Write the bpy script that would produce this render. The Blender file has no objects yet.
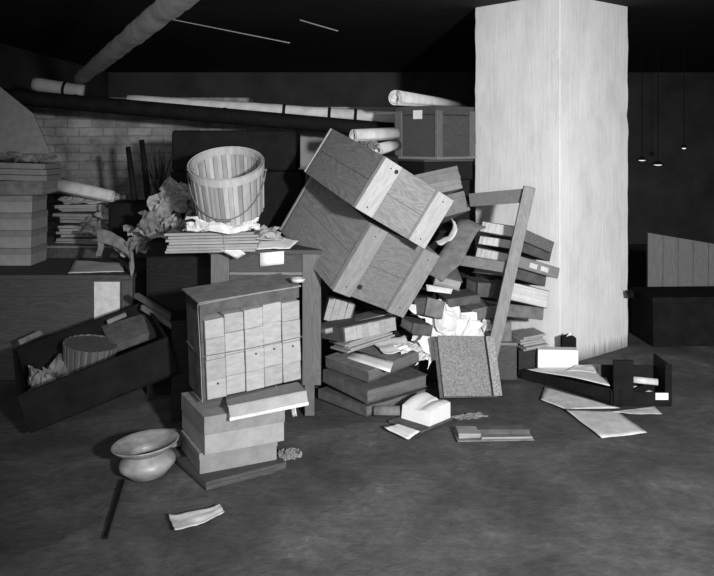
import bpy, bmesh, math, random
from mathutils import Vector, Matrix, Euler, noise
random.seed(7)
scene = bpy.context.scene
C = scene.collection
F, CX, HY, CZ = 800.0, 357.0, 140.0, 1.43

def P(px, py, D):
    """point seen at pixel px,py at distance D"""
    return Vector(((px-CX)/F*D, D, CZ-(py-HY)/F*D))
def FL(px, py, z=0.0):
    D = (CZ-z)*F/(py-HY)
    return Vector(((px-CX)/F*D, D, z))
def onplane(px, py, p0, n):
    o = Vector((0, 0, CZ)); d = Vector(((px-CX)/F, 1, -(py-HY)/F))
    return o + d*((p0-o).dot(n)/d.dot(n))

# ------------------------------------------------------------------ materials
def nodes(name, rough=.85, spec=.3):
    m = bpy.data.materials.new(name); m.use_nodes = True
    nt = m.node_tree; b = nt.nodes['Principled BSDF']
    b.inputs['Roughness'].default_value = rough
    b.inputs['Specular IOR Level'].default_value = spec
    return m, nt, b
def coords(nt, scale=(1, 1, 1), rot=(0, 0, 0)):
    t = nt.nodes.new('ShaderNodeTexCoord'); mp = nt.nodes.new('ShaderNodeMapping')
    mp.inputs['Scale'].default_value = scale; mp.inputs['Rotation'].default_value = rot
    nt.links.new(t.outputs['Object'], mp.inputs['Vector']); return mp.outputs['Vector']
def noise_n(nt, vec, sc, det=4, rough=.6, dist=0):
    n = nt.nodes.new('ShaderNodeTexNoise'); n.inputs['Scale'].default_value = sc
    n.inputs['Detail'].default_value = det; n.inputs['Roughness'].default_value = rough
    n.inputs['Distortion'].default_value = dist
    nt.links.new(vec, n.inputs['Vector']); return n.outputs['Fac']
def ramp(nt, fac, stops):
    r = nt.nodes.new('ShaderNodeValToRGB'); e = r.color_ramp.elements
    while len(e) < len(stops): e.new(.5)
    for i, (p, v) in enumerate(stops):
        e[i].position = p; e[i].color = (v, v, v, 1)
    nt.links.new(fac, r.inputs['Fac']); return r.outputs['Color']
def math_n(nt, op, a, b):
    n = nt.nodes.new('ShaderNodeMath'); n.operation = op
    for i, v in enumerate((a, b)):
        if isinstance(v, (int, float)): n.inputs[i].default_value = v
        else: nt.links.new(v, n.inputs[i])
    return n.outputs[0]
def mul(nt, a, b, fac=1.0):
    n = nt.nodes.new('ShaderNodeMix'); n.data_type = 'RGBA'; n.blend_type = 'MULTIPLY'
    n.inputs[0].default_value = fac
    nt.links.new(a, n.inputs[6]); nt.links.new(b, n.inputs[7]); return n.outputs[2]
def bump(nt, b, h, strength=.3, dist=.01):
    n = nt.nodes.new('ShaderNodeBump'); n.inputs['Strength'].default_value = strength
    n.inputs['Distance'].default_value = dist
    nt.links.new(h, n.inputs['Height']); nt.links.new(n.outputs['Normal'], b.inputs['Normal'])

def mottled(name, v, var=.25, sc=8, stretch=(1, 1, 1), rough=.85, bmp=.3, bd=.004, spec=.25, det=5):
    m, nt, b = nodes(name, rough, spec)
    c = coords(nt, stretch); f = noise_n(nt, c, sc, det)
    nt.links.new(ramp(nt, f, [(.28, v*(1-var)), (.72, v*(1+var))]), b.inputs['Base Color'])
    bump(nt, b, f, bmp, bd); return m
def wood(name, v, var=.35, axis='x', sc=1.0, rough=.75):
    m, nt, b = nodes(name, rough, .25 if v > .02 else .08)
    st = {'x': (1.2, 9, 9), 'y': (9, 1.2, 9), 'z': (9, 9, 1.2)}[axis]
    c = coords(nt, st); w = noise_n(nt, c, 1.2*sc, 2, .5, 1.5)
    rings = math_n(nt, 'SINE', math_n(nt, 'MULTIPLY', w, 85.0), 0)
    rings = math_n(nt, 'ADD', math_n(nt, 'MULTIPLY', rings, .5), .5)
    fine = noise_n(nt, coords(nt, tuple(s*4 for s in st)), 8*sc, 5, .75)
    mixv = math_n(nt, 'ADD', math_n(nt, 'MULTIPLY', rings, .3), math_n(nt, 'MULTIPLY', fine, .75))
    nt.links.new(ramp(nt, mixv, [(.12, v*(1-var)), (.9, v*(1+var))]), b.inputs['Base Color'])
    bump(nt, b, mixv, .25, .002); return m
def layered(name, v, var=.35, freq=140, axis='z', rough=.9):
    """edges of stacked paper: fine lines across one axis"""
    m, nt, b = nodes(name, rough, .15)
    st = {'z': (3, 3, freq), 'x': (freq, 3, 3), 'y': (3, freq, 3)}[axis]
    f = noise_n(nt, coords(nt, st), 1.0, 3, .6)
    g = noise_n(nt, coords(nt), 14, 4)
    s = math_n(nt, 'ADD', math_n(nt, 'MULTIPLY', f, .7), math_n(nt, 'MULTIPLY', g, .3))
    nt.links.new(ramp(nt, s, [(.33, v*(1-var)), (.62, v*(1+var*.5))]), b.inputs['Base Color'])
    bump(nt, b, f, .5, .003); return m
def marbled(name, v):
    m, nt, b = nodes(name, .6, .3)
    f = noise_n(nt, coords(nt), 120, 3, .75, .6)
    nt.links.new(ramp(nt, f, [(.36, v*.5), (.5, v), (.64, v*1.5)]), b.inputs['Base Color']); return m

M = {}
M['paper'] = mottled('white_paper', .64, .07, 14, rough=.9, bmp=.15)
M['paper_old'] = mottled('aged_paper', .52, .22, 16, bmp=.3)
M['paper_grey'] = mottled('soiled_paper', .27, .35, 14, bmp=.5)
M['paper_dim'] = mottled('dirty_paper', .15, .45, 14, bmp=.5)
M['docket'] = mottled('docket_ends', .31, .16, 26, (1, 1, 2.5))
M['docket_b'] = mottled('docket_ends_darker', .27, .18, 26, (1, 1, 2.5))
M['pages'] = layered('page_edges', .55, .32, 150)
M['pages_grey'] = layered('grey_page_edges', .27, .4, 110)
M['pages_white'] = layered('pale_page_edges', .78, .3, 60, 'y')
M['pages_dark'] = layered('soiled_page_edges', .12, .45, 110)
M['pages_v'] = layered('upright_page_edges', .50, .35, 110, 'x')
M['board'] = mottled('grey_pasteboard', .19, .18, 20)
M['board_light'] = mottled('light_pasteboard', .26, .15, 20)
M['board_dark'] = mottled('dark_cloth_cover', .075, .35, 18)
M['board_mid'] = mottled('brown_cloth_cover', .14, .35, 18)
M['leather'] = mottled('black_leather', .014, .4, 22, rough=.6, bmp=.4)
M['black'] = mottled('black_paint', .009, .4, 10, rough=.8, spec=.08)
M['marble'] = marbled('marbled_board', .17)
M['marble_light'] = marbled('marbled_board_pale', .24)
M['marble_dark'] = marbled('marbled_board_dark', .12)
M['crate_y'] = wood('crate_wood_long', .17, .42, 'y')
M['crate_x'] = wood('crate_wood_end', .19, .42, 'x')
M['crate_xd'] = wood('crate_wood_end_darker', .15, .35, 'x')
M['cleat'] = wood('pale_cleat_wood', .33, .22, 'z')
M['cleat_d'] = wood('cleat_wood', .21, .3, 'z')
M['wood_z'] = wood('old_wood_upright', .20, .3, 'z')
M['table_leg'] = wood('table_leg_wood', .105, .3, 'z')
M['wood_x'] = wood('old_wood_rail', .16, .3, 'x')
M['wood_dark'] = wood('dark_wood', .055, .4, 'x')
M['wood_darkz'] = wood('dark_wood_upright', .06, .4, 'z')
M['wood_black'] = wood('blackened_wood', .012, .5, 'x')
M['plank_z'] = wood('distant_panel_wood', .15, .3, 'z')
M['splint'] = None
M['bail'] = mottled('rusty_wire', .12, .3, 30, rough=.5)
M['string'] = mottled('twine', .25, .2, 60)
M['brass'] = mottled('tarnished_enamel', .24, .35, 16, rough=.42, spec=.5)
M['lag'] = mottled('pipe_lagging', .52, .22, 10, rough=.95, bmp=.8, bd=.01)
M['metal'] = mottled('galvanised_tin', .4, .3, 20, rough=.4, spec=.6)
M['rag'] = mottled('dirty_cloth', .16, .4, 18)
M['hole'] = mottled('punched_hole', .02, .1)

def splint():
    m, nt, b = nodes('basket_splint', .8, .2)
    a = nt.nodes.new('ShaderNodeAttribute'); a.attribute_name = 'tone'
    f = noise_n(nt, coords(nt, (14, 14, 3)), 3, 4)
    r = ramp(nt, f, [(.25, .34), (.75, .54)])
    nt.links.new(mul(nt, r, a.outputs['Color']), b.inputs['Base Color']); return m
M['splint'] = splint()

def brick():
    m, nt, b = nodes('old_brick', .95, .1)
    t = nt.nodes.new('ShaderNodeTexCoord'); sp = nt.nodes.new('ShaderNodeSeparateXYZ'); cb = nt.nodes.new('ShaderNodeCombineXYZ')
    nt.links.new(t.outputs['Object'], sp.inputs[0]); nt.links.new(sp.outputs[0], cb.inputs[0]); nt.links.new(sp.outputs[2], cb.inputs[1])
    mp = nt.nodes.new('ShaderNodeVectorMath'); mp.operation = 'ADD'
    n = nt.nodes.new('ShaderNodeTexNoise'); n.inputs['Scale'].default_value = 6
    nt.links.new(cb.outputs[0], n.inputs['Vector'])
    sc = nt.nodes.new('ShaderNodeVectorMath'); sc.operation = 'SCALE'; sc.inputs['Scale'].default_value = .03
    nt.links.new(n.outputs['Color'], sc.inputs[0]); nt.links.new(cb.outputs[0], mp.inputs[0]); nt.links.new(sc.outputs[0], mp.inputs[1])
    br = nt.nodes.new('ShaderNodeTexBrick'); br.inputs['Scale'].default_value = 1
    br.inputs['Brick Width'].default_value = .21; br.inputs['Row Height'].default_value = .074; br.inputs['Mortar Size'].default_value = .007
    br.inputs['Color1'].default_value = (.20, .20, .20, 1); br.inputs['Color2'].default_value = (.29, .29, .29, 1); br.inputs['Mortar'].default_value = (.17, .17, .17, 1)
    nt.links.new(mp.outputs[0], br.inputs['Vector'])
    f = noise_n(nt, coords(nt), 3.2, 6, .7)
    r = ramp(nt, f, [(.3, .35), (.7, 1.5)])
    nt.links.new(mul(nt, br.outputs['Color'], r), b.inputs['Base Color'])
    bump(nt, b, br.outputs['Fac'], -.6, .01); return m
M['brick'] = brick()

def plaster():
    m, nt, b = nodes('whitewashed_pier', .95, .1)
    f = noise_n(nt, coords(nt, (1, 1, .45)), 5, 7, .68)
    g = noise_n(nt, coords(nt, (14, 14, 1.2)), 3, 5, .7)
    r = ramp(nt, f, [(.25, .56), (.5, .70), (.7, .76)])
    r2 = ramp(nt, g, [(.22, .84), (.42, 1.0)])
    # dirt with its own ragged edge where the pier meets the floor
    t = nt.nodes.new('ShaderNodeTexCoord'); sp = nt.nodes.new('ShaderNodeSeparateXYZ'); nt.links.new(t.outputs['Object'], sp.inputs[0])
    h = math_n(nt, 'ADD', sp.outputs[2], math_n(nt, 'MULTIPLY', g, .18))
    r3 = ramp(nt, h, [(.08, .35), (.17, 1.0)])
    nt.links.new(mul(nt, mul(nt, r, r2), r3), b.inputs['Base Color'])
    bump(nt, b, g, .35, .01); return m
M['plaster'] = plaster()
M['plaster_dark'] = mottled('grey_plaster', .30, .2, 2.2, bmp=.2)
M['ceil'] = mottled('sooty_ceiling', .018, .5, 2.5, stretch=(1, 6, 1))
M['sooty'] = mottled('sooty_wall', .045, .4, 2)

def dirt():
    m, nt, b = nodes('packed_dirt_floor', .8, .3)
    f = noise_n(nt, coords(nt), 2.4, 9, .66, .4)
    g = noise_n(nt, coords(nt), 24, 6, .7)
    s = math_n(nt, 'ADD', math_n(nt, 'MULTIPLY', f, .7), math_n(nt, 'MULTIPLY', g, .3))
    r = ramp(nt, s, [(.36, .040), (.5, .070), (.60, .105), (.68, .20)])
    nt.links.new(r, b.inputs['Base Color']); bump(nt, b, s, .8, .02); return m
M['dirt'] = dirt()

# ------------------------------------------------------------------ mesh kit
class MB:
    def __init__(s): s.bm = bmesh.new()
    def box(s, a, b, Mx=None, jit=0):
        a = Vector(a); b = Vector(b); vs = []
        for x in (a.x, b.x):
            for y in (a.y, b.y):
                for z in (a.z, b.z):
                    v = Vector((x+random.uniform(-jit, jit), y+random.uniform(-jit, jit), z+random.uniform(-jit, jit)))
                    vs.append(s.bm.verts.new(Mx @ v if Mx else v))
        for f in ((0, 1, 3, 2), (4, 6, 7, 5), (0, 4, 5, 1), (2, 3, 7, 6), (0, 2, 6, 4), (1, 5, 7, 3)):
            s.bm.faces.new([vs[i] for i in f])
        return s
    def bar(s, p, q, w, h, up=Vector((0, 0, 1))):
        """box beam between two points, w across, h along 'up'"""
        p = Vector(p); q = Vector(q); d = (q-p); L = d.length; d.normalize()
        sd = d.cross(up).normalized(); u = sd.cross(d)
        Mx = Matrix((( sd.x, d.x, u.x, p.x), (sd.y, d.y, u.y, p.y), (sd.z, d.z, u.z, p.z), (0, 0, 0, 1)))
        return s.box((-w/2, 0, -h/2), (w/2, L, h/2), Mx)
    def tube(s, pts, r, n=12, cap=True):
        pts = [Vector(p) for p in pts]; rs = r if isinstance(r, (list, tuple)) else [r]*len(pts)
        rings = []; prev = None
        for i, p in enumerate(pts):
            d = (pts[min(i+1, len(pts)-1)]-pts[max(i-1, 0)]).normalized()
            a = prev if prev else (Vector((0, 0, 1)) if abs(d.z) < .9 else Vector((1, 0, 0)))
            u = (a-d*a.dot(d)).normalized(); prev = u; v = d.cross(u)
            rings.append([s.bm.verts.new(p+(u*math.cos(t)+v*math.sin(t))*rs[i]) for t in [2*math.pi*k/n for k in range(n)]])
        for A, B in zip(rings, rings[1:]):
            for k in range(n): s.bm.faces.new((A[k], A[(k+1) % n], B[(k+1) % n], B[k]))
        if cap:
            s.bm.faces.new(rings[0][::-1]); s.bm.faces.new(rings[-1])
        return s
    def lathe(s, prof, n=48):
        rings = [[s.bm.verts.new((r*math.cos(2*math.pi*k/n), r*math.sin(2*math.pi*k/n), z)) for k in range(n)] for r, z in prof]
        for A, B in zip(rings, rings[1:]):
            for k in range(n): s.bm.faces.new((A[k], A[(k+1) % n], B[(k+1) % n], B[k]))
        return s
    def grid(s, q, n=10, m=10, f=None):
        """bilinear patch on corners q0,q1,q2,q3 with displacement f(u,v)->Vector"""
        q = [Vector(a) for a in q]; V = []
        for j in range(m+1):
            for i in range(n+1):
                u, v = i/n, j/m
                p = (q[0]*(1-u)+q[1]*u)*(1-v)+(q[3]*(1-u)+q[2]*u)*v
                if f: p = p+f(u, v)
                V.append(s.bm.verts.new(p))
        for j in range(m):
            for i in range(n):
                a = j*(n+1)+i; s.bm.faces.new((V[a], V[a+1], V[a+n+2], V[a+n+1]))
        return s
    def prism(s, pts, d):
        """outline pts extruded by the vector d"""
        A = [s.bm.verts.new(Vector(p)) for p in pts]; B = [s.bm.verts.new(Vector(p)+Vector(d)) for p in pts]
        n = len(A); s.bm.faces.new(A); s.bm.faces.new(B[::-1])
        for k in range(n): s.bm.faces.new((A[k], B[k], B[(k+1) % n], A[(k+1) % n]))
        return s
    def build(s, name, mat, parent=None, bevel=0, smooth=False, solid=0, seg=2):
        bmesh.ops.recalc_face_normals(s.bm, faces=s.bm.faces)
        me = bpy.data.meshes.new(name); s.bm.to_mesh(me); s.bm.free()
        for p in me.polygons: p.use_smooth = smooth
        me.materials.append(M[mat] if isinstance(mat, str) else mat)
        o = bpy.data.objects.new(name, me); C.objects.link(o)
        if parent: o.parent = parent
        if solid:
            md = o.modifiers.new('thick', 'SOLIDIFY'); md.thickness = solid; md.offset = 0
        if bevel:
            md = o.modifiers.new('bevel', 'BEVEL'); md.width = bevel; md.segments = seg; md.limit_method = 'ANGLE'
        return o
def tag(o, label, cat, group=None):
    o['label'] = label; o['category'] = cat
    if group: o['group'] = group
    return o
def thing(name, label, cat, loc=(0, 0, 0), rot=(0, 0, 0), group=None):
    o = bpy.data.objects.new(name, None); C.objects.link(o); o.empty_display_size = .05
    o.location = loc; o.rotation_euler = rot
    return tag(o, label, cat, group)
def base(fit, scale=1.0, dz=0, dy=0):
    """(centre, euler, dims) -> (base point, euler, dims), optionally moved along its sight line"""
    c, e, d = fit; cam = Vector((0, 0, CZ)); c = cam+(Vector(c)-cam)*scale; d = Vector(d)*scale
    c.z += dz; c.y += dy
    R = Euler(e).to_matrix(); return c-R @ Vector((0, 0, d.z/2)), e, d
def struct(name, mb, mat, **k):
    o = mb.build(name, mat, **k); o['kind'] = 'structure'; return o

def book(name, label, cat, loc, rot, d, cover='board_dark', pages='pages', spine='right', group=None, edge=.004, inset=.006, top=None):
    """closed book lying flat: spine on one side, page edges on the other three; local origin at the base centre"""
    t = thing(name, label, cat, loc, rot, group); w, l, h = d
    c = MB(); c.box((-w/2, -l/2, 0), (w/2, l/2, edge)); 
    if not top: c.box((-w/2, -l/2, h-edge), (w/2, l/2, h))
    if spine == 'right': c.box((w/2-.006, -l/2, edge), (w/2, l/2, h-edge)); i = (-w/2+inset, -l/2+inset, w/2-.006, l/2-inset)
    if spine == 'left': c.box((-w/2, -l/2, edge), (-w/2+.006, l/2, h-edge)); i = (-w/2+.006, -l/2+inset, w/2-inset, l/2-inset)
    if spine == 'front': c.box((-w/2, -l/2, edge), (w/2, -l/2+.006, h-edge)); i = (-w/2+inset, -l/2+.006, w/2-inset, l/2-inset)
    if spine == 'back': c.box((-w/2, l/2-.006, edge), (w/2, l/2, h-edge)); i = (-w/2+inset, -l/2+inset, w/2-inset, l/2-.006)
    c.build('cover', cover, t, bevel=.0015)
    if top: MB().box((-w/2, -l/2, h-edge), (w/2, l/2, h)).build('front_board', top, t, bevel=.0015)
    MB().box((i[0], i[1], edge), (i[2], i[3], h-edge)).build('pages', pages, t)
    return t
def filebox(name, label, cat, loc, rot, d, body='board', lid='board_light', lidh=.4, group=None):
    """pasteboard document box with a deep lid"""
    t = thing(name, label, cat, loc, rot, group); w, l, h = d; k = h*(1-lidh)
    MB().box((-w/2+.003, -l/2+.003, 0), (w/2-.003, l/2-.003, k)).build('box_body', body, t, bevel=.002)
    MB().box((-w/2, -l/2, k), (w/2, l/2, h)).build('lid', lid, t, bevel=.002)
    return t
def sheaf(name, label, cat, loc, rot, d, mat='pages_grey', n=6, group=None, cover=None, tied=True, off=.012):
    """tied bundle of folders: several uneven layers in one pile, with a string"""
    t = thing(name, label, cat, loc, rot, group); w, l, h = d; m = MB(); z = 0
    for i in range(n):
        hh = h/n; a, b_ = random.uniform(-off, off), random.uniform(-off, off)
        m.box((-w/2+a, -l/2+b_, z), (w/2+a, l/2+b_, z+hh*.93), Matrix.Rotation(random.uniform(-.03, .03), 4, 'Z')); z += hh
    m.build('folders', mat, t, bevel=.003)
    if cover: MB().box((-w/2-.01, -l/2-.01, h), (w/2+.01, l/2+.01, h+.004)).build('cover_board', cover, t)
    if tied:
        x = random.uniform(-.15, .15)*w; e = off+.004
        MB().tube([(x, -l/2-e, -.0), (x, -l/2-e, h+.004), (x, l/2+e, h+.004), (x, l/2+e, 0)], .0016, 6).build('string', 'string', t)
    return t
def paper(name, label, q, mat='paper', wav=.004, lift=.0, seed=0, n=10, thick=.0012, group=None, cat='paper', jag=0):
    """loose sheet on four world corners, gently cockled"""
    c = sum((Vector(a) for a in q), Vector())/4; q = [Vector(a)-c for a in q]
    nr = (q[1]-q[0]).cross(q[3]-q[0]).normalized()
    if nr.z < 0: nr = -nr
    def f(u, v):
        k = noise.noise(Vector((u*2.3+seed*7.1, v*2.3, seed)))
        e = lift*max(0, abs(u-.5)*2-.5)**2*4
        r = nr*(wav*(k+.6)+e)
        if jag and (u in (0, 1) or v in (0, 1)):
            r += (q[1]-q[0])*jag*noise.noise(Vector((u*9+seed, v*9, 3)))+(q[3]-q[0])*jag*noise.noise(Vector((u*9, v*9+seed, 8)))
        return r
    o = MB().grid(q, n, n, f).build(name, mat, smooth=True, solid=thick)
    o.location = c; return tag(o, label, cat, group)
def crumpled(name, label, loc, size, rot=(0, 0, 0), mat='paper_grey', amp=.25, seed=0, n=18, cat='crumpled paper', group=None, asp=1.0, thick=.0015):
    def f(u, v):
        p = Vector((u*3+seed*3.7, v*3, seed*1.3))
        k = abs(noise.noise(p))*1.4+abs(noise.noise(p*2.3))*.8+abs(noise.noise(p*4.9))*.35
        ed = 1-max(abs(u-.5), abs(v-.5))*2
        w = Vector((noise.noise(p*1.3+Vector((9, 0, 0))), noise.noise(p*1.3+Vector((0, 9, 0))), 0))*.28
        r = 1 - .22*((abs(u-.5)*2)**4*(abs(v-.5)*2)**4)
        return Vector((w.x*size, w.y*size*asp, size*amp*(k*.9+min(ed, .4)*.6)-.0))
    h = size/2
    o = MB().grid([(-h, -h*asp, 0), (h, -h*asp, 0), (h, h*asp, 0), (-h, h*asp, 0)], n, n, f).build(name, mat, solid=thick)
    o.location = loc; o.rotation_euler = rot; return tag(o, label, cat, group)

# ------------------------------------------------------------------ the setting
fl = MB().grid([(-3.6, -5.2, 0), (5.4, -5.2, 0), (5.4, 11.2, 0), (-3.6, 11.2, 0)], 150, 260,
     lambda u, v: Vector((0, 0, -.012+.010*noise.noise(Vector((u*22, v*40, 0)))+.006*noise.noise(Vector((u*70, v*128, 4))))))
struct('floor', fl, 'dirt', smooth=True)
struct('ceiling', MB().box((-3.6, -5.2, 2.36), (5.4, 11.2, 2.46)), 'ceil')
wl = struct('wall_back', MB().box((-3.5, 7.0, 0), (-.95, 7.3, 1.80)), 'brick')
struct('wall_back_plaster', MB().box((-.95, 7.03, 0), (1.6, 7.3, 1.72)), 'plaster_dark')
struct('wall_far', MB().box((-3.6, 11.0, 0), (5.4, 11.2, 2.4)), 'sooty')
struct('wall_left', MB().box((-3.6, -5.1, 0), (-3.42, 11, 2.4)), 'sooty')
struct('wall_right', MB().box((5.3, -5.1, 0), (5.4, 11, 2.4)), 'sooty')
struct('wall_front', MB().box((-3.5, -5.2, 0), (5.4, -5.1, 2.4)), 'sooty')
# square pier seen on its corner
co = Vector((1.289, 5.08)); dl = Vector((-.643, .766))*.714; dr = Vector((.766, .643))*.788
pts = [co, co+dr, co+dr+dl, co+dl]
pm = MB(); loops = []
NZ = 40
def pier_ring(z):
    r = []
    for i in range(4):
        a, b_ = pts[i], pts[(i+1) % 4]
        for k in range(8):
            p = a.lerp(b_, k/8); e = .006 if k == 0 else .003
            q = Vector((p.x*3+z*0, p.y*3, z*4)); s = noise.noise(q*2.1)*e
            c = (pts[0]+pts[2])/2; d = (p-c).normalized()
            ch = (.008*max(0, noise.noise(Vector((i*5, z*9, 0)))) if k == 0 else 0)
            r.append(pm.bm.verts.new((p.x+d.x*(s-ch), p.y+d.y*(s-ch), z)))
    return r
rs = [pier_ring(2.4*j/NZ-.02) for j in range(NZ+1)]
for A, B in zip(rs, rs[1:]):
    for k in range(32): pm.bm.faces.new((A[k], A[(k+1) % 32], B[(k+1) % 32], B[k]))
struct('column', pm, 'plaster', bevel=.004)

# ------------------------------------------------------------------ pipes
def lagged(name, label, p, q, r, mat='lag', n=26, am=.07, bands=()):
    t = thing(name, label, 'pipe', (0, 0, 0)); p = Vector(p); q = Vector(q)
    pt = [p.lerp(q, i/n) for i in range(n+1)]
    MB().tube(pt, [r*(1+am*noise.noise(Vector((i*.9, r*50, 0)))) for i in range(n+1)], 20).build('pipe_body', mat, t, smooth=True)
    for b_ in bands:
        a = p.lerp(q, b_); d = (q-p).normalized()
        MB().tube([a-d*.012, a+d*.012], r*1.07, 20).build('pipe_band', 'black', t)
    return t
lagged('lagged_pipe', 'pale lagged pipe running level across the back wall with dark bands', P(128, 101, 6.35), P(402, 118.5, 6.35), .050, bands=(.57, .735, .83))
lagged('lagged_pipe', 'short shade-toned lagged pipe end showing pale at far upper left', P(34, 84, 6.45), P(84, 92, 6.45), .055, mat='plaster_dark', n=8, bands=(.62,))  # shadowed stretch of the white pipe; its shade is put into the grey material
lagged('black_pipe', 'black drain pipe running under the pale lagged pipe', P(-12, 95, 5.9), P(410, 132, 6.15), .058, mat='black', am=.01, bands=(.2, .55, .8))
lagged('lagged_pipe', 'thick lumpy lagged pipe crossing the ceiling diagonally at upper left', Vector((-.27, 2.2, 2.0)), P(80, 79, 6.9), .055, am=.16, n=60)
tag(MB().tube([P(150, 15, 5.3), P(290, 43, 5.3)], .004, 6).build('ceiling_wire', 'string'), 'thin pale wire sagging under the dark ceiling near the diagonal pipe', 'wire')
tag(MB().tube([P(300, 20, 5.3), P(338, 31, 5.3)], .004, 6).build('ceiling_wire', 'string'), 'short pale wire at the ceiling above the plaster wall', 'wire')

# ------------------------------------------------------------------ tied stack of files in front
fC = ((-.553, 3.512, .0155), (0, 0, .60), (.383, .32, .031))
b, e, d = base(fC)
t = thing('wooden_pallet', 'dark flat board on the dirt floor under the tied file stack', 'board', (b.x, b.y, 0), (0, 0, .60))
MB().box((-.19, -.16, 0), (.19, .16, .026), jit=.004).build('board', 'wood_dark', t, bevel=.003)
MB().box((-.19, -.168, .0), (.12, -.158, .016), jit=.003).build('splinter', 'wood_dark', t)
filebox('document_box', 'lowest grey document box of the tied stack, resting on the dark board', 'box', (-.573, 3.567, .027), (0, 0, .465), (.350, .307, .088), 'board', 'board', .3)
filebox('document_box', 'grey document box with pale lower half, second from the floor in the tied stack', 'box', (-.558, 3.570, .117), (0, 0, .478), (.361, .364, .160), 'board_light', 'board', .48)
# folded packet drooping out over the box
t = thing('folded_packet', 'pale folded packet sticking out under the big docket bundle', 'paper packet', (-.395, 3.50, .262), (-.15, -.13, .22))
MB().box((-.165, -.150, .012), (.165, .11, .060), jit=.002).build('folds', 'board_light', t, bevel=.004)
MB().box((-.167, -.156, .0), (.167, .10, .014), jit=.002).build('bottom_sheet', 'paper_old', t, bevel=.002)
MB().box((-.168, -.158, .060), (.160, .10, .066), jit=.002).build('top_sheet', 'board_light', t, bevel=.002)
# the big bundle
b, e, d = base(((-.506, 3.603, .550), (.088, -.066, .503), (.466, .20, .436)))
t = thing('docket_bundle', 'large string-tied bundle of five rows of folded dockets under a dark wrapper', 'file bundle', b, e)
w, l, h = d; x0 = -w/2+.018; cw = (w-.022)/5
tops = (.352, .364, .369, .376, .371)
for i in range(5):
    z = .0; hs = [tops[i]*k for k in (.235, .262, .268, .235)]
    for j in range(4):
        fy = -l/2+(0, .005, -.001, .004, -.002)[i]+random.uniform(-.0015, .0015)
        MB().box((x0+i*cw+.0012, fy, z+.0006), (x0+(i+1)*cw-.0012, l/2-.01, z+hs[j]-.0006), jit=.0012).build('docket', random.choice(('docket', 'docket', 'docket_b')), t, bevel=.003)
        if (i, j) in ((0, 0), (2, 1), (3, 1), (4, 1)):
            MB().tube([(x0+i*cw+cw*.55, fy-.003, z+hs[j]*.80), (x0+i*cw+cw*.55, fy+.004, z+hs[j]*.80)], .0045, 8).build('punched_hole', 'hole', t)
        z += hs[j]
wr = MB()
wr.box((-w/2, -l/2+.004, -.001), (-w/2+.012, l/2, h-.004)); wr.box((-w/2, l/2-.008, 0), (w/2, l/2, h-.004))
wr.box((-w/2, -l/2+.01, .378), (w/2, l/2-.008, h-.004)); wr.build('wrapper', 'board_dark', t, bevel=.002)
MB().box((-w/2-.008, -l/2-.006, h-.004), (w/2+.004, l/2+.03, h+.004)).build('cover_board', 'board_mid', t, bevel=.002)
y = -l/2-.008
MB().tube([(-w/2-.004, l/2, .205), (-w/2-.004, y+.006, .20), (0, y, .196), (w/2+.003, y+.004, .20), (w/2+.003, l/2, .205)], .0022, 6).build('twine', 'bail', t)
MB().tube([(-w/2-.006, y+.004, .0), (-w/2-.008, y, h*.5), (-w/2-.012, y, h-.006), (0, y, h+.001), (w/2, y, h-.001)], .0018, 6).build('twine', 'string', t)
MB().tube([(.10, y, .0), (.10, y-.004, -.06), (.10, y+.03, -.20)], .0018, 6).build('twine', 'string', t)
t = thing('tin_lid', 'small pale tin lid lying on top of the big docket bundle', 'lid', P(298, 281, 3.60), (0, 0, 0)); t.location.z = .789
MB().lathe([(.0001, .004), (.030, .004), (.033, .018), (.030, .020), (.027, .007), (.0001, .007)], 24).build('lid_body', 'metal', t, smooth=True)
crumpled('crumpled_wad', 'dirty crumpled wad on the floor at the right foot of the tied stack', FL(289, 459, .0), .085, (0, 0, .4), 'rag', .55, 3, 12, 'rag')
paper('paper_scrap', 'tiny white scrap hanging at the right side of the tied stack', [P(290, 404, 3.62), P(295, 405, 3.60), P(297, 416, 3.62), P(292, 417, 3.63)], 'paper_old', .001, n=4)
t = thing('brick_fragment', 'grey wedge of brick on the floor behind the spittoon', 'brick', FL(170, 446, 0), (0, 0, .5))
MB().prism([(-.07, -.03, 0), (.07, -.03, 0), (.06, -.03, .06), (-.02, -.03, .075)], (0, .07, 0)).build('brick_body', 'rag', t, bevel=.006)

# ------------------------------------------------------------------ spittoon
t = thing('spittoon', 'wide-rimmed spittoon on the dirt floor left of the tied stack', 'spittoon', (-.885, 3.40, .008), (.02, -.10, 0))
MB().lathe([(.0001, 0), (.070, 0), (.078, .006), (.094, .022), (.117, .044), (.118, .060), (.106, .080), (.088, .094), (.084, .099)]).build('bowl', 'brass', t, smooth=True)
MB().lathe([(.082, .096), (.090, .103), (.112, .114), (.130, .126), (.140, .136), (.142, .140), (.138, .142), (.124, .131), (.104, .121), (.084, .112), (.070, .109), (.060, .104), (.054, .092), (.056, .075)]).build('rim', 'brass', t, smooth=True)
MB().lathe([(.056, .075), (.092, .068), (.104, .05), (.070, .012), (.0001, .010)]).build('bowl_lining', 'leather', t, smooth=True)
# torn slip
q = [FL(168.4, 517, .004), FL(219, 507.7, .004), FL(224.5, 515.5, .004), FL(175, 534, .004)]
paper('paper_slip', 'small creased paper slip alone on the floor in front of the spittoon', q, 'paper_old', .010, .008, 2, 12, jag=.03)
tag(MB().bar(FL(123, 480, .006), FL(105, 538, .006), .014, .010).build('wood_strip', 'black', bevel=.002), 'thin black strip lying on the floor below the spittoon', 'strip')

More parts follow.
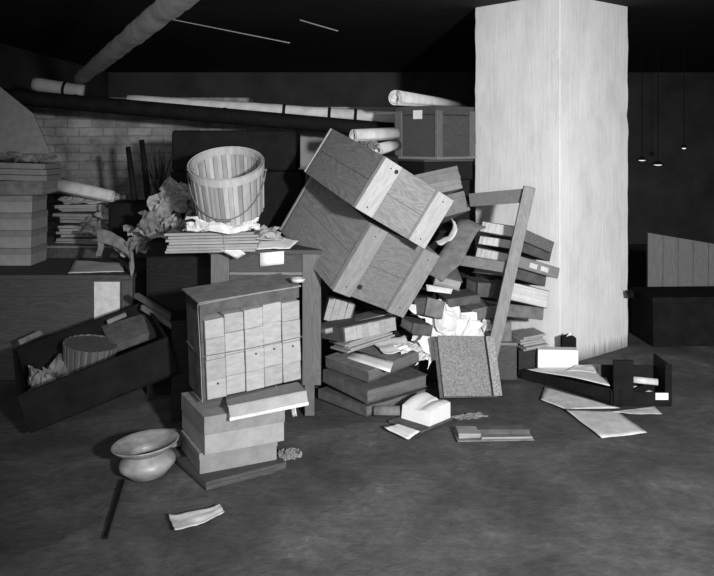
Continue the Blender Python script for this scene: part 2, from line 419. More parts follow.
# ------------------------------------------------------------------ table behind the stack
TZ = .862; tx0, tx1, ty0, ty1 = -.757, -.187, 4.14, 5.18
t = thing('wooden_table', 'old wooden table with thick legs standing behind the tied stack', 'table', ((tx0+tx1)/2, (ty0+ty1)/2, 0))
W = (tx1-tx0)/2; L = (ty1-ty0)/2
MB().box((-W-.01, -L-.012, TZ-.022), (W+.01, L, TZ)).build('tabletop', 'wood_dark', t, bevel=.003)
for sx, sy in ((-1, -1), (1, -1), (-1, 1), (1, 1)):
    xa = -W if sx < 0 else W-.096; ya = -L if sy < 0 else L-.06
    lg = MB(); lg.box((xa, ya, .16), (xa+.096, ya+.05, TZ-.022)); lg.box((xa+.012, ya+.006, 0), (xa+.062, ya+.046, .16))
    lg.build('leg', 'table_leg', t, bevel=.003)
MB().box((-W+.097, -L+.012, TZ-.17), (W-.097, -L+.03, TZ-.022)).build('apron', 'wood_dark', t)
MB().box((-W+.097, -L+.006, TZ-.13), (W-.097, -L+.014, TZ-.118)).build('apron_rail', 'wood_x', t)
tagp = [P(260, 253, 4.128), P(284, 251, 4.128), P(284, 264, 4.128), P(260, 266.5, 4.128)]
paper('white_label', 'white paper label stuck on the table front below the sheets', tagp, 'paper', .0005, n=3, thick=.001, cat='label')
paper('paper_flap', 'white paper corner hanging over the table edge under the folder bundle', [P(219, 250, 4.0), P(240, 250, 4.0), P(246, 254, 4.02), P(237, 259, 4.02)], 'paper', .002, n=4)
# bundle under the basket
b, e, d = base(((-.735, 4.19, .918), (.02, -.02, .04), (.455, .34, .105)))
sheaf('folder_bundle', 'thick bundle of brown folders lying under the splint basket', 'file bundle', (-.735, 4.18, TZ+.003), (0, -.015, .045), (.45, .34, .10), 'pages_grey', 7, off=.014)
paper('paper_sheet', 'white sheet on the table corner right of the folder bundle', [P(256, 250, 4.13), P(290, 249, 4.12), P(299, 241, 4.26), P(256, 232, 4.38)], 'paper', .006, 0, 5, jag=.02)
paper('paper_sheet', 'smaller white sheet half under the basket on its right side', [P(246, 240, 4.05), P(285, 241, 4.16), P(276, 233, 4.34), P(250, 231, 4.34)], 'paper', .008, 0, 9, jag=.03)
crumpled('crumpled_paper', 'grey crumpled paper right of the basket foot', P(262, 235, 4.22), .17, (.2, .1, .2), 'paper_grey', .22, 6, 14)
paper('paper_sheet', 'white peaked paper corner at the left foot of the basket', [P(182, 231, 4.02), P(206, 229, 4.0), P(210, 232, 4.02), P(193, 221, 4.08)], 'paper', .003, 0, 4, 6)
crumpled('crumpled_paper', 'flattened pale paper poking out under the front of the basket', P(224, 229, 4.02), .34, (.35, 0, .05), 'paper_old', .16, 11, 16, asp=.42)

# ------------------------------------------------------------------ splint baskets
def basket(loc, rot, R0, R1, H, label, flip=False, bail=True, dim=1.0):
    t = thing('splint_basket', label, 'basket', loc, rot)
    n = 48; bm = MB(); lay = []
    def rad(z): return R0+(R1-R0)*(z/H)
    for k in range(n):
        a = 2*math.pi*k/n; wd = 2*math.pi/n*.47; ro = .003 if k % 2 else -.001
        rows = []
        for j in range(7):
            z = H*j/6; r = rad(z)+ro
            rows.append([bm.bm.verts.new(((r+dr)*math.cos(a+s*wd), (r+dr)*math.sin(a+s*wd), z)) for s, dr in ((-1, -.002), (-1, .001), (0, .0025), (1, .001), (1, -.002))])
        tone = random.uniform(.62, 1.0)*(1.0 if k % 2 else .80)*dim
        for A, B in zip(rows, rows[1:]):
            for i in range(5):
                f = bm.bm.faces.new((A[i], A[(i+1) % 5], B[(i+1) % 5], B[i])); lay.append(tone)
    ntone = len(lay)
    o = bm.build('staves', 'splint', t)
    at = o.data.color_attributes.new('tone', 'FLOAT_COLOR', 'CORNER')
    for p in o.data.polygons:
        for li in p.loop_indices: at.data[li].color = (lay[p.index],)*3+(1,)
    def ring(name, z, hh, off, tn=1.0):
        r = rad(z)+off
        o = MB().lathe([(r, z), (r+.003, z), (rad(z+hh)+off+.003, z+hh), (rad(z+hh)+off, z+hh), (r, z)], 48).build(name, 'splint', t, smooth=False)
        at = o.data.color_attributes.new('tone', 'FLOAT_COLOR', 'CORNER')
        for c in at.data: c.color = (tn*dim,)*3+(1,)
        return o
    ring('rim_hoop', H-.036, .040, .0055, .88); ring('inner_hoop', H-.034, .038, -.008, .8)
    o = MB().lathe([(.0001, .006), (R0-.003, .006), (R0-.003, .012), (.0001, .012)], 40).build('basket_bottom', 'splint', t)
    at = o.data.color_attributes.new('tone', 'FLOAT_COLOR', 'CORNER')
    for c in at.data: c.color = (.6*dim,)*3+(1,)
    if bail:
        r = R1+.014; pp = []
        for i in range(25):
            a = math.pi*i/24; pp.append((r*math.cos(a), -r*.62*math.sin(a)-.0, H-.035-.185*math.sin(a)))
        # pushed out so that the wire hangs just in front of the staves
        pp = [(x, min(y, -math.sqrt(max(0, (rad(z)+.012)**2-x*x)) if abs(x) < rad(z)+.012 else y), z) for x, y, z in pp]
        MB().tube(pp, .0035, 8).build('bail_handle', 'bail', t, smooth=True)
        MB().tube([(-.035, pp[12][1]-.004, pp[12][2]), (.035, pp[12][1]-.004, pp[12][2])], .008, 10).build('hand_grip', 'bail', t)
        for s in (-1, 1): MB().tube([(s*(R1-.004), 0, H-.036), (s*(R1+.022), 0, H-.036)], .006, 8).build('bail_ear', 'bail', t)
    return t
ax = .44
R_ = Euler((ax, 0, -.03)).to_matrix()
rimc = P(226, 163.5, 4.02); H = .262
bl = rimc-R_ @ Vector((0, 0, H))
basket(bl, (ax, 0, -.03), .170, .1835, H, 'pale splint bushel basket with a wire bail standing on folders')

# ------------------------------------------------------------------ black trunk and cabinet behind
t = thing('travelling_case', 'large black travelling trunk behind the splint basket', 'trunk', (-.766, 5.13, TZ+.003))
MB().box((-.395, -.16, 0), (.42, .2, .37)).build('trunk_body', 'black', t, bevel=.008)
MB().box((-.385, -.17, .372), (.39, .2, .625)).build('trunk_lid', 'black', t, bevel=.02, seg=3)
MB().box((-.03, -.176, .32), (.03, -.165, .42)).build('latch', 'black', t, bevel=.002)
t = thing('black_cabinet', 'black cabinet standing left of the wooden table under the crumpled papers', 'cabinet', (-.985, 4.92, 0))
MB().box((-.20, -.42, 0), (.20, .42, .855)).build('cabinet_body', 'wood_black', t, bevel=.004)
MB().box((-.18, -.428, .08), (.18, -.42, .80)).build('cabinet_door', 'wood_black', t, bevel=.003)

# ------------------------------------------------------------------ two big cleated crates
def crate(fit, scale, label, mside, mend, mcleat, knot=True):
    b, e, d = base(fit, scale); t = thing('wooden_crate', label, 'crate', b, e); w, l, h = d; th = .014
    # long side panels: two boards each, with a real gap between
    for s in (-1, 1):
        m = MB(); x = s*(w/2-th/2)
        m.box((x-th/2, -l/2+.012, 0), (x+th/2, l/2-.012, h*.52)); m.box((x-th/2, -l/2+.012, h*.524), (x+th/2, l/2-.012, h))
        m.build('side_panel', mside, t, bevel=.0015)
    MB().box((-w/2+th, -l/2+.012, h-th), (w/2-th, l/2-.012, h)).build('top_panel', mside, t, bevel=.0015)
    MB().box((-w/2+th, -l/2+.012, 0), (w/2-th, l/2-.012, th)).build('bottom_panel', mside, t, bevel=.0015)
    for s in (-1, 1):
        m = MB(); y = s*(l/2-.006); ya, yb = min(y, y-s*.014), max(y, y-s*.014)
        m.box((-w/2, ya, 0), (w/2, yb, h*.48)); m.box((-w/2, ya, h*.484), (w/2, yb, h)); m.build('end_panel', mend, t, bevel=.0015)
        for sx in (-1, 1):
            cw_ = .105*w/.45; xa = -w/2-.001 if sx < 0 else w/2-cw_+.001
            y0, y1 = (-l/2-.022, -l/2+.008-.014) if s < 0 else (l/2+.006, l/2+.022)
            c = MB().box((xa, y0, .001), (xa+cw_, -l/2-.0 if s < 0 else y1, h-.001)).build('cleat', mcleat, t, bevel=.002)
            for zz in (.12, .88) if s < 0 else ():
                MB().tube([(xa+cw_/2, y0-.001, h*zz), (xa+cw_/2, y0+.004, h*zz)], .004, 8).build('nail_head', 'hole', c)
    if not knot: MB().tube([(-w*.20, -l/2-.0075, h*.17), (-w*.20, -l/2-.003, h*.17)], .013, 10).build('knot', 'hole', t)
    if knot: MB().tube([(w/2*(-.62), -l/2-.0235, h*.88), (w/2*(-.62), -l/2-.02, h*.88)], .011, 10).build('knot', 'hole', t)
    return t
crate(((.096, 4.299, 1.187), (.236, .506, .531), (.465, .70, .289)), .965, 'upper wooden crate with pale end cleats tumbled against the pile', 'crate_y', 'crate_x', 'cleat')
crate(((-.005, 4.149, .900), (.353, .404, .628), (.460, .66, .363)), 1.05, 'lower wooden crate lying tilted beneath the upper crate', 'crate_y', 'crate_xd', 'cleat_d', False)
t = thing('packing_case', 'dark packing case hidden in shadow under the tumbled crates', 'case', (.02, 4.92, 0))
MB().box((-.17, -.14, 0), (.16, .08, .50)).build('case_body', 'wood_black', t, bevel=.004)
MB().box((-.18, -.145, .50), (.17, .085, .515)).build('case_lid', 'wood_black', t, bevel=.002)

# ------------------------------------------------------------------ high pile at the back
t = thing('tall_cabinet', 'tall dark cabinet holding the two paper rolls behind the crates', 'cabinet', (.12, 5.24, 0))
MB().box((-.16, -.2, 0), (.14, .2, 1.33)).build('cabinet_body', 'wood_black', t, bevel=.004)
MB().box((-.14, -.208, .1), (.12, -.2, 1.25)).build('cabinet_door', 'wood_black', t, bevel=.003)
def roll(name, label, p, q, r0, r1, mat='paper_old'):
    p = Vector(p); q = Vector(q); L = (q-p).length; t = thing(name, label, 'paper roll', p); d = q-p
    t.rotation_euler = d.to_track_quat('Z', 'Y').to_euler()
    # spiral sheet
    m = MB(); n = 60; A = []; B = []
    for i in range(n+1):
        a = i/n*2*math.pi*2.6; k = .45+.55*i/n
        A.append(m.bm.verts.new((r0*k*math.cos(a), r0*k*math.sin(a), 0))); B.append(m.bm.verts.new((r1*k*math.cos(a), r1*k*math.sin(a), L)))
    for i in range(n): m.bm.faces.new((A[i], A[i+1], B[i+1], B[i]))
    m.build('rolled_sheet', mat, t, smooth=True, solid=.002); return t
roll('paper_roll', 'thick white paper roll, upper of two behind the upper crate', P(353, 136, 5.1), P(395, 134, 5.3), .045, .048, 'paper_old')
roll('paper_roll', 'short paper roll, lower of two behind the upper crate', P(377, 150, 5.1), P(396, 145, 5.35), .042, .042, 'paper_old')
crumpled('crumpled_paper', 'crumpled dark paper between the two rolls and the upper crate', P(368, 148, 5.12), .13, (.3, 0, 0), 'paper_dim', .3, 15, 12)
crumpled('paper_scrap', 'small bright scrap behind the top corner of the upper crate', P(341, 137, 4.75), .055, (.3, .5, 0), 'paper', .1, 17, 5)

c_, e_, d_ = ((.528, 5.404, 1.479), (0, 0, .796), (.397, .349, .348))
t = thing('strapped_trunk', 'dark trunk with light corner battens on top of the pile beside the pier', 'trunk', (.528, 5.404, 1.305), e_)
w, l, h = d_
MB().box((-w/2, -l/2, 0), (w/2, l/2, h-.06)).build('trunk_body', 'wood_dark', t, bevel=.004)
MB().box((-w/2-.004, -l/2-.004, h-.058), (w/2+.004, l/2+.004, h)).build('trunk_lid', 'wood_dark', t, bevel=.006)
MB().box((-w/2-.010, -l/2-.010, 0), (-w/2+.05, -l/2+.012, h-.03)).build('corner_batten', 'table_leg', t, bevel=.003)
MB().box((-w/2-.010, l/2-.055, 0), (-w/2+.012, l/2+.006, h-.03)).build('corner_batten', 'table_leg', t, bevel=.003)
MB().box((w/2-.05, -l/2-.010, 0), (w/2+.008, -l/2+.012, h-.03)).build('corner_batten', 'table_leg', t, bevel=.003)
MB().box((-w/2-.012, -l/2-.012, -.001), (w/2+.01, l/2+.01, .016)).build('bottom_rail', 'wood_x', t, bevel=.002)
MB().box((-w/2-.0075, -.055, h-.085), (-w/2-.004, .02, h-.028)).build('paper_label', 'paper', t)
tr = roll('paper_roll', 'long tapering roll of plans lying across the top of the strapped trunk', P(395, 98, 5.22), Vector((.83, 6.1, 1.69)), .056, .03, 'paper_old')
t = thing('dark_case', 'low dark case directly under the strapped trunk', 'case', (.53, 5.40, 1.17), (0, 0, .5))
MB().box((-.22, -.2, 0), (.16, .2, .12)).build('case_body', 'wood_black', t, bevel=.004); MB().box((-.225, -.205, .12), (.165, .205, .134)).build('case_lid', 'wood_dark', t, bevel=.003)
t = thing('tall_cabinet', 'tall black cabinet carrying the strapped trunk beside the pier', 'cabinet', (.545, 5.44, 0))
MB().box((-.24, -.22, 0), (.19, .24, 1.17)).build('cabinet_body', 'wood_black', t, bevel=.004); MB().box((-.2, -.228, .1), (.16, -.22, 1.1)).build('cabinet_door', 'wood_black', t, bevel=.003)

fP = ((.438, 4.862, 1.149), (-.39, -.158, .521), (.310, .24, .081)); fQ = ((.453, 4.850, 1.111), (-.363, -.115, .681), (.300, .24, .065)); fR = ((.508, 4.785, 1.021), (-.398, -.127, .693), (.221, .24, .122))
b, e, d = base(fP, 1.035, .02); filebox('document_box', 'grey document box, topmost of three slumped under the strapped trunk', 'box', b, e, d, 'board', 'board', .3)
b, e, d = base(fQ, 1.03, .0); filebox('document_box', 'pale document box, middle of three slumped under the strapped trunk', 'box', b, e, d, 'board_light', 'board_light', .5)
b, e, d = base(fR, 1.02, -.01); filebox('document_box', 'grey document box, lowest of three slumped under the strapped trunk', 'box', b, e, d, 'board', 'board', .25)
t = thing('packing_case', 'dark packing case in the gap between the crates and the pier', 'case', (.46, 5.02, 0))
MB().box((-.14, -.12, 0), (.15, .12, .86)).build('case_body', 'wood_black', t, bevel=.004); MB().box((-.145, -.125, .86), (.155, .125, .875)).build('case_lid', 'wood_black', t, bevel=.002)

# curled leather portfolio and pages beside it
def curled(name, label, pts, width, mat, cat, thick=.006, seed=1):
    pts = [Vector(p) for p in pts]; m = MB(); n = 24; V = []
    def cr(t):
        f = t*(len(pts)-1); i = min(int(f), len(pts)-2); u = f-i
        p0 = pts[max(i-1, 0)]; p1 = pts[i]; p2 = pts[i+1]; p3 = pts[min(i+2, len(pts)-1)]
        return .5*((2*p1)+(p2-p0)*u+(2*p0-5*p1+4*p2-p3)*u*u+(3*p1-p0-3*p2+p3)*u**3)
    wv = Vector(width)
    for i in range(n+1):
        c = cr(i/n)
        V.append([m.bm.verts.new(c+wv*(k/4-.5)+Vector((0, 0, .01*noise.noise(Vector((i*.3, k*.7, seed)))))) for k in range(5)])
    for A, B in zip(V, V[1:]):
        for k in range(4): m.bm.faces.new((A[k], A[k+1], B[k+1], B[k]))
    o = m.build(name, mat, smooth=True, solid=thick); return tag(o, label, cat)
curled('leather_portfolio', 'curled grey leather portfolio bent beside the lower crate', [P(476, 223, 4.78), P(468, 226, 4.74), P(460, 240, 4.68), P(452, 256, 4.62), P(440, 268, 4.58), P(432, 276, 4.56)], (.11, -.06, -.05), 'board_mid', 'portfolio')
curled('curled_page', 'white curled page between the crates and the leather portfolio', [P(453, 220, 4.5), P(455, 228, 4.46), P(449, 238, 4.44), P(437, 243, 4.46)], (-.02, .04, .02), 'paper_old', 'paper', .002)
b, e = P(448, 296, 4.62), (.1, .15, .2)
book('account_book', 'grey-edged account book wedged low between crate and portfolio', 'book', P(444, 281, 4.66), (.25, .25, .1), (.16, .2, .06), 'board_mid', 'pages_grey', 'left')
paper('paper_strip', 'narrow white paper strip poking out below the lower crate', [P(426, 284.5, 4.45), P(453, 289, 4.45), P(451, 294, 4.43), P(427, 291, 4.43)], 'paper_old', .002, n=5, thick=.004)
book('account_book', 'grey book with pale pages leaning under the lower crate corner', 'book', P(426, 317, 4.56), (-.2, .28, .3), (.11, .2, .10), 'board_mid', 'pages_grey', 'front')
book('account_book', 'dark book behind the crumpled white papers, below the grey book', 'book', P(415, 331, 4.56), (0, .2, .3), (.12, .2, .06), 'board_dark', 'pages_grey', 'front')
book('account_book', 'dark book lying above the crumpled white papers', 'book', P(459, 302, 4.76), (0, -.1, .2), (.2, .2, .05), 'board_dark', 'pages_grey', 'front')
t = thing('packing_case', 'dark low case behind the crumpled white papers', 'case', (.46, 4.82+.0, 0))
MB().box((-.24, -.02, 0), (.14, .015, .33)).build('case_board', 'wood_black', t, bevel=.003)
MB().box((-.24, -.08, 0), (.14, -.02, .30)).build('case_body', 'wood_black', t, bevel=.003)

# ------------------------------------------------------------------ books under the crates
book('ledger', 'lowest dark ledger of the pile in front of the crates', 'book', (.085, 4.43, .0), (0, 0, .72), (.45, .40, .052), 'board_dark', 'pages_dark', 'left')
b, e, d = base(((.091, 4.068, .212), (.06, -.012, .675), (.396, .356, .064)), 1.08, .008)
book('ledger', 'dark ledger second from the floor in the pile in front of the crates', 'book', b, e, d, 'board_dark', 'pages_dark', 'left')
f2 = ((.083, 4.109, .295), (.042, -.083, .765), (.379, .310, .057))
b, e, d = base(f2, 1.08, .012)
book('ledger', 'dark ledger with a white card lying on its cover', 'book', b, e, d, 'board_dark', 'pages_dark', 'left', top='board_mid')
Rt = Euler(e).to_matrix(); nn = Rt @ Vector((0, 0, 1)); p0 = b+nn*(d.z+.002)
lp = lambda x, y, o=0: onplane(x, y, p0+nn*o, nn)
paper('white_card', 'long white card lying on top of the dark ledger', [lp(351.3, 349.3), lp(394, 361.2), lp(390, 372.3), lp(347.3, 358.2)], 'paper', .0005, n=3, thick=.0015, cat='card')
paper('letter', 'folded white letter on the right end of the dark ledger', [lp(373, 344, .01), lp(404, 337, .02), lp(412, 351, .004), lp(384, 357, .004)], 'paper', .012, .01, 21, 12, jag=.04)
crumpled('crumpled_paper', 'white crumpled sheet right of the folded letter', lp(409, 349, .0), .15, (.1, .1, .5), 'paper', .12, 24, 14, asp=.8)
b, e, d = base(((.003, 3.918, .515), (-.142, -.045, .666), (.306, .228, .066)), 1.1, .0)
t = thing('docket_packet', 'packet of folded dockets with bright ends and a dark back, under the crate corner', 'file bundle', b, (-.10, -.05, .60)); w, l, h = d
n = 9
for i in range(n):
    x = -w/2+.004+(w-.008)*i/n
    MB().box((x+.0006, -l/2-random.uniform(0, .003), .001), (x+(w-.008)/n-.0006, l/2-.01, h-.003), jit=.0012).build('docket', random.choice(('docket', 'docket_b')), t, bevel=.0015)
m = MB(); m.box((-w/2-.004, -l/2, -.002), (-w/2+.003, l/2, h)); m.box((-w/2, l/2-.009, 0), (w/2, l/2, h)); m.box((-w/2-.004, -l/2+.006, h-.003), (w/2, l/2, h+.002)); m.build('wrapper', 'board_dark', t)
sheaf('pamphlet_bundle', 'grey bundle of pamphlets squashed between the dark ledger and the docket packet', 'file bundle', (.03, 4.46, .297), (-.05, -.12, .62), (.30, .17, .058), 'pages_grey', 5, tied=False)
book('thin_ledger', 'thin pale-edged ledger wedged below the lower crate beside the table leg', 'book', P(352, 324, 4.36), (-.12, -.10, .52), (.43, .20, .028), 'board_mid', 'pages_grey', 'back')
t = thing('docket_packet', 'pale packet of upright dockets in the dark gap beside the table leg', 'file bundle', P(336, 321, 4.42), (0, .28, .2))
for i in range(4): MB().box((-.08+.036*i, -.05, 0), (-.0455+.036*i, .03, .125), jit=.002).build('docket', 'docket_b', t, bevel=.002)
MB().box((.064, -.05, 0), (.070, .03, .12)).build('wrapper', 'board_dark', t)
roll('leather_roll', 'small dark roll on the floor in front of the ledger pile', FL(374, 411, .028), FL(400, 411, .03), .028, .028, 'board_mid')

# marbled ledger leaning
b, e, d = base(((.617, 4.466, .166), (-.443, .100, .365), (.363, .056, .328)), .975, .0)
t = thing('marbled_ledger', 'upright marbled ledger leaning back against the pile near the white papers', 'book', b, e); w, l, h = d
MB().box((-w/2, -l/2, 0), (w/2-.066, -l/2+.005, h)).build('front_board', 'marble', t, bevel=.001)
MB().box((w/2-.066, -l/2+.0035, 0), (w/2-.052, -l/2+.005, h)).build('hinge_groove', 'leather', t)
MB().box((w/2-.052, -l/2, 0), (w/2, -l/2+.005, h)).build('spine_strip', 'marble_light', t, bevel=.002)
m = MB(); m.box((-w/2, l/2-.005, 0), (w/2, l/2, h)); m.box((w/2-.005, -l/2+.005, 0), (w/2, l/2-.005, h)); m.build('back_board', 'board_dark', t, bevel=.001)
MB().box((-w/2+.006, -l/2+.0052, .006), (w/2-.006, l/2-.0052, h-.006)).build('pages', 'pages_grey', t)

# white crumpled papers heap
for i, (x, y, D, s, rx, ry, rz) in enumerate(((448, 341, 4.57, .33, .95, .1, .2), (433, 350, 4.55, .24, .75, -.3, -.3), (464, 342, 4.62, .25, 1.0, .4, .5), (448, 329, 4.63, .24, 1.05, 0, .9))):
    crumpled('crumpled_paper', ('large white crumpled sheet in the middle of the white paper heap', 'white crumpled sheet at the left edge of the white paper heap',
        'white crumpled sheet at the right edge of the white paper heap behind the marbled ledger', 'white crumpled sheet topmost on the white paper heap')[i],
        P(x, y-8, D), s, (rx, ry, rz), 'paper', .075, 31+i, 22, group='white paper heap')

# open white book on floor
t = thing('open_ledger', 'open ledger with swollen white pages lying on the floor before the ledger pile', 'book', FL(425, 424, .0)+Vector((0, .05, 0)), (0, 0, .82))
MB().box((-.155, -.10, .004), (.105, .105, .012), jit=.003).build('cover', 'board_dark', t, bevel=.002)
def pg(u, v): return Vector((0, 0, .018*math.sin(u*math.pi)+.004*math.sin(u*14+v*3)))
m = MB(); q = [(-.07, -.095, 0), (.095, -.09, 0), (.09, .085, 0), (-.065, .09, 0)]
n = 12; top = []
for j in range(n+1):
    row = []
    for i in range(n+1):
        u, v = i/n, j/n; x = -.07+.165*u; yy = -.095+.18*v
        row.append((Vector((x, yy, .088+.008*math.sin(u*math.pi*.9)+.006*math.sin(v*9)-.012*(1-u)*(1-u)+.012*(v>.45)*u)), Vector((x-.01*(1-u), yy, .013))))
    top.append(row)
VT = [[m.bm.verts.new(a) for a, _ in r] for r in top]; VB = [[m.bm.verts.new(b_) for _, b_ in r] for r in top]
for j in range(n):
    for i in range(n):
        m.bm.faces.new((VT[j][i], VT[j][i+1], VT[j+1][i+1], VT[j+1][i])); m.bm.faces.new((VB[j][i], VB[j+1][i], VB[j+1][i+1], VB[j][i+1]))
for i in range(n):
    m.bm.faces.new((VT[0][i], VB[0][i], VB[0][i+1], VT[0][i+1])); m.bm.faces.new((VT[n][i], VT[n][i+1], VB[n][i+1], VB[n][i]))
    m.bm.faces.new((VT[i][0], VT[i+1][0], VB[i+1][0], VB[i][0])); m.bm.faces.new((VT[i][n], VB[i][n], VB[i+1][n], VT[i+1][n]))
m.build('pages', 'paper', t, smooth=False)
paper('torn_sheet', 'narrow torn white sheet at the left foot of the open white book', [FL(384, 428, .022), FL(397, 424.5, .026), FL(420, 432, .02), FL(408, 439.5, .014)], 'paper', .006, 0, 41, 8, thick=.006, jag=.05)
t = thing('battered_ledger', 'battered dark ledger lying flat on the floor right of the open white book', 'book', FL(496, 441, 0), (0, 0, .03))
MB().box((-.185, -.01, .002), (.18, .125, .010), jit=.004).build('back_board', 'board_mid', t, bevel=.002)
MB().box((-.18, .0, .010), (-.07, .11, .034), jit=.004).build('pages', 'pages_grey', t, bevel=.004)
MB().box((-.08, .05, .010), (.175, .115, .034), jit=.004).build('front_board', 'board_dark', t, bevel=.004)
MB().box((-.07, -.004, .010), (.175, .004, .018), jit=.002).build('spine', 'pages_grey', t, bevel=.002)
crumpled('torn_sheet', 'dirty torn sheet between the open white book and the battered ledger', FL(470, 418, .002), .16, (0, 0, .3), 'rag', .10, 44, 12, asp=.4, cat='paper')

# ------------------------------------------------------------------ stack by the pier
S = 1.085
ra = [('ra', ((.889, 4.470, .890), (.024, .364, .573), (.278, .309, .063))), ('rb', ((.884, 4.507, .820), (-.002, .318, .599), (.273, .308, .052))),
      ('rc', ((.891, 4.474, .744), (.004, .297, .505), (.326, .342, .060))), ('rd', ((.858, 4.516, .672), (-.065, .287, .548), (.269, .310, .060))),
      ('re', ((.862, 4.531, .562), (-.107, .269, .496), (.300, .316, .099))), ('rf', ((.846, 4.560, .469), (-.067, .181, .489), (.289, .313, .068)))]
sty = [('account_book', 'topmost book of the slumped stack by the pier, pale pages and marbled cover', 'marble_dark', 'pages_white', 'front', 'marble'),
       ('account_book', 'dark thin book second from the top of the slumped stack by the pier', 'board_dark', 'pages_white', 'front', None),
       ('letter_file', 'wide book with pale patches on its spine, third in the slumped stack by the pier', 'board', 'pages_white', 'front', None),
       ('account_book', 'dark book in the middle of the slumped stack by the pier, below the patched one', 'board_dark', 'pages_grey', 'front', None),
       ('account_book', 'thick book with exposed white page edges in the slumped stack by the pier', 'board_dark', 'pages', 'left', None),
       ('account_book', 'lowest grey book of the slumped stack by the pier', 'board_mid', 'pages_grey', 'front', 'board_mid')]
for (k, f), (nm, lb, cv, pgm, sp, tp) in zip(ra, sty):
    b, e, d = base(f, S); t = book(nm, lb, 'book', b, e, d, cv, pgm, sp, top=tp)
    if k == 'rc':
        for x in (-.06, .03): MB().box((x, -d.y/2-.0012, .018), (x+.06, -d.y/2, .046)).build('spine_label', 'paper_old', t)
    if k in ('ra',): pass
# props under the stack
t = thing('wooden_box', 'dark wooden box on the floor under the slumped stack', 'box', (.86, 4.93, 0), (0, 0, -.05))
MB().box((-.09, -.16, 0), (.10, .14, .205)).build('box_body', 'wood_dark', t, bevel=.003); MB().box((-.095, -.165, .205), (.105, .145, .222)).build('box_lid', 'wood_x', t, bevel=.003)
t = thing('upright_book', 'brown book standing on the wooden box under the slumped stack', 'book', (.88, 4.90, .224), (0, 0, .1))
MB().box((-.04, -.11, 0), (.035, -.105, .115)).build('spine', 'board_mid', t); MB().box((-.037, -.105, .003), (.032, .10, .112)).build('pages', 'pages_grey', t)
m = MB(); m.box((-.04, -.105, 0), (-.037, .1, .115)); m.box((.032, -.105, 0), (.035, .1, .115)); m.build('cover', 'board_mid', t)
t = thing('black_case', 'narrow black case standing right of the wooden box', 'case', (1.035, 4.95, 0), (0, 0, 0))
MB().box((-.055, -.1, 0), (.045, .12, .145)).build('case_body', 'leather', t, bevel=.003); MB().box((-.058, -.103, .145), (.048, .123, .155)).build('case_lid', 'leather', t, bevel=.002)
sheaf('pamphlet_stack', 'fanned grey pamphlets on the black case beside the pier', 'pamphlets', (1.055, 4.93, .157), (0, -.10, .25), (.15, .17, .085), 'pages_grey', 6, tied=False, off=.018)
book('account_book', 'marbled grey book poking out left below the slumped stack', 'book', P(479, 315, 4.86), (0, -.12, .3), (.19, .22, .07), 'marble_dark', 'pages_grey', 'front', top='marble')
book('account_book', 'dark book poking out left from the middle of the slumped stack', 'book', P(484, 294, 4.90), (0, .08, .2), (.17, .22, .085), 'board_dark', 'pages_grey', 'front')
crumpled('paper_scrap', 'small white scrap between the broken frame and the marbled ledger', P(487, 326, 4.70), .06, (1.0, 0, .3), 'paper_old', .3, 51, 8)

# broken wooden frame
t = thing('broken_frame', 'broken wooden frame with two rungs standing against the stack by the pier', 'wooden frame', (0, 0, 0))
top, bot = P(529.5, 187, 4.47), FL(484, 391, 0)
bot = Vector((bot.x, 4.56, 0))
dd = (bot-top).normalized()
MB().bar(bot, top, .066, .026, up=Vector((0, -1, 0))).build('upright', 'wood_z', t, bevel=.002)
MB().bar(P(525, 195.5, 4.505), P(471, 200, 4.78), .034, .078).build('rung', 'wood_x', t, bevel=.002)
MB().bar(P(508, 267.5, 4.555), P(449, 258, 4.72), .026, .062).build('rung', 'wood_x', t, bevel=.002)

# ------------------------------------------------------------------ drawer and papers beside the pier
t = thing('drawer_tray', 'shallow dark tray holding white sheets at the foot of the pier', 'tray', (1.20, 4.55, 0), (0, 0, -.88))
Lx, Ly = .34, .34
MB().box((-Lx, 0, 0), (Lx, Ly, .010)).build('tray_bottom', 'wood_black', t)
MB().prism([(-Lx, 0, 0), (Lx, 0, 0), (Lx, 0, .082), (-Lx, 0, .050)], (0, .012, 0)).build('front_board', 'black', t, bevel=.002)
MB().box((-Lx, Ly-.012, 0), (Lx, Ly, .05)).build('back_board', 'wood_black', t, bevel=.002)
MB().box((-Lx, .012, 0), (-Lx+.012, Ly-.012, .045)).build('end_board', 'wood_black', t, bevel=.002)
MB().box((Lx-.012, .012, 0), (Lx, Ly-.012, .07)).build('end_board', 'wood_black', t, bevel=.002)
z = .066
paper('paper_sheet', 'wide white sheet lying in the shallow tray', [FL(524, 369, z-.01), FL(610, 386, z+.022), FL(601, 365.5, z+.0), FL(566, 366, z)], 'paper', .006, .0, 61, 12)
paper('paper_sheet', 'smaller white sheet on top of the wide one in the shallow tray', [FL(566, 371, z+.012), FL(596, 373, z+.016), FL(598, 364, z+.02), FL(575, 366, z+.015)], 'paper', .006, .0, 63, 12)
t = thing('white_carton', 'white carton standing at the foot of the pier behind the tray', 'carton', (1.205, 4.80, .05), (0, 0, -.06))
MB().box((-.118, -.01, 0), (.118, .055, .118), jit=.003).build('carton_body', 'paper', t, bevel=.002); MB().box((-.118, -.012, .118), (.116, .056, .124)).build('carton_flap', 'paper', t)
t = thing('black_box', 'small black box with a pointed top behind the white carton', 'box', (1.302, 4.905, .02), (0, 0, .0))
MB().prism([(-.043, 0, 0), (.043, 0, 0), (.043, 0, .195), (.004, 0, .215), (-.043, 0, .197)], (0, .045, 0)).build('box_body', 'black', t, bevel=.002)
MB().prism([(-.02, 0, .2035), (.012, 0, .2115), (.006, 0, .232)], (0, .002, 0)).build('paper_tip', 'paper', t)
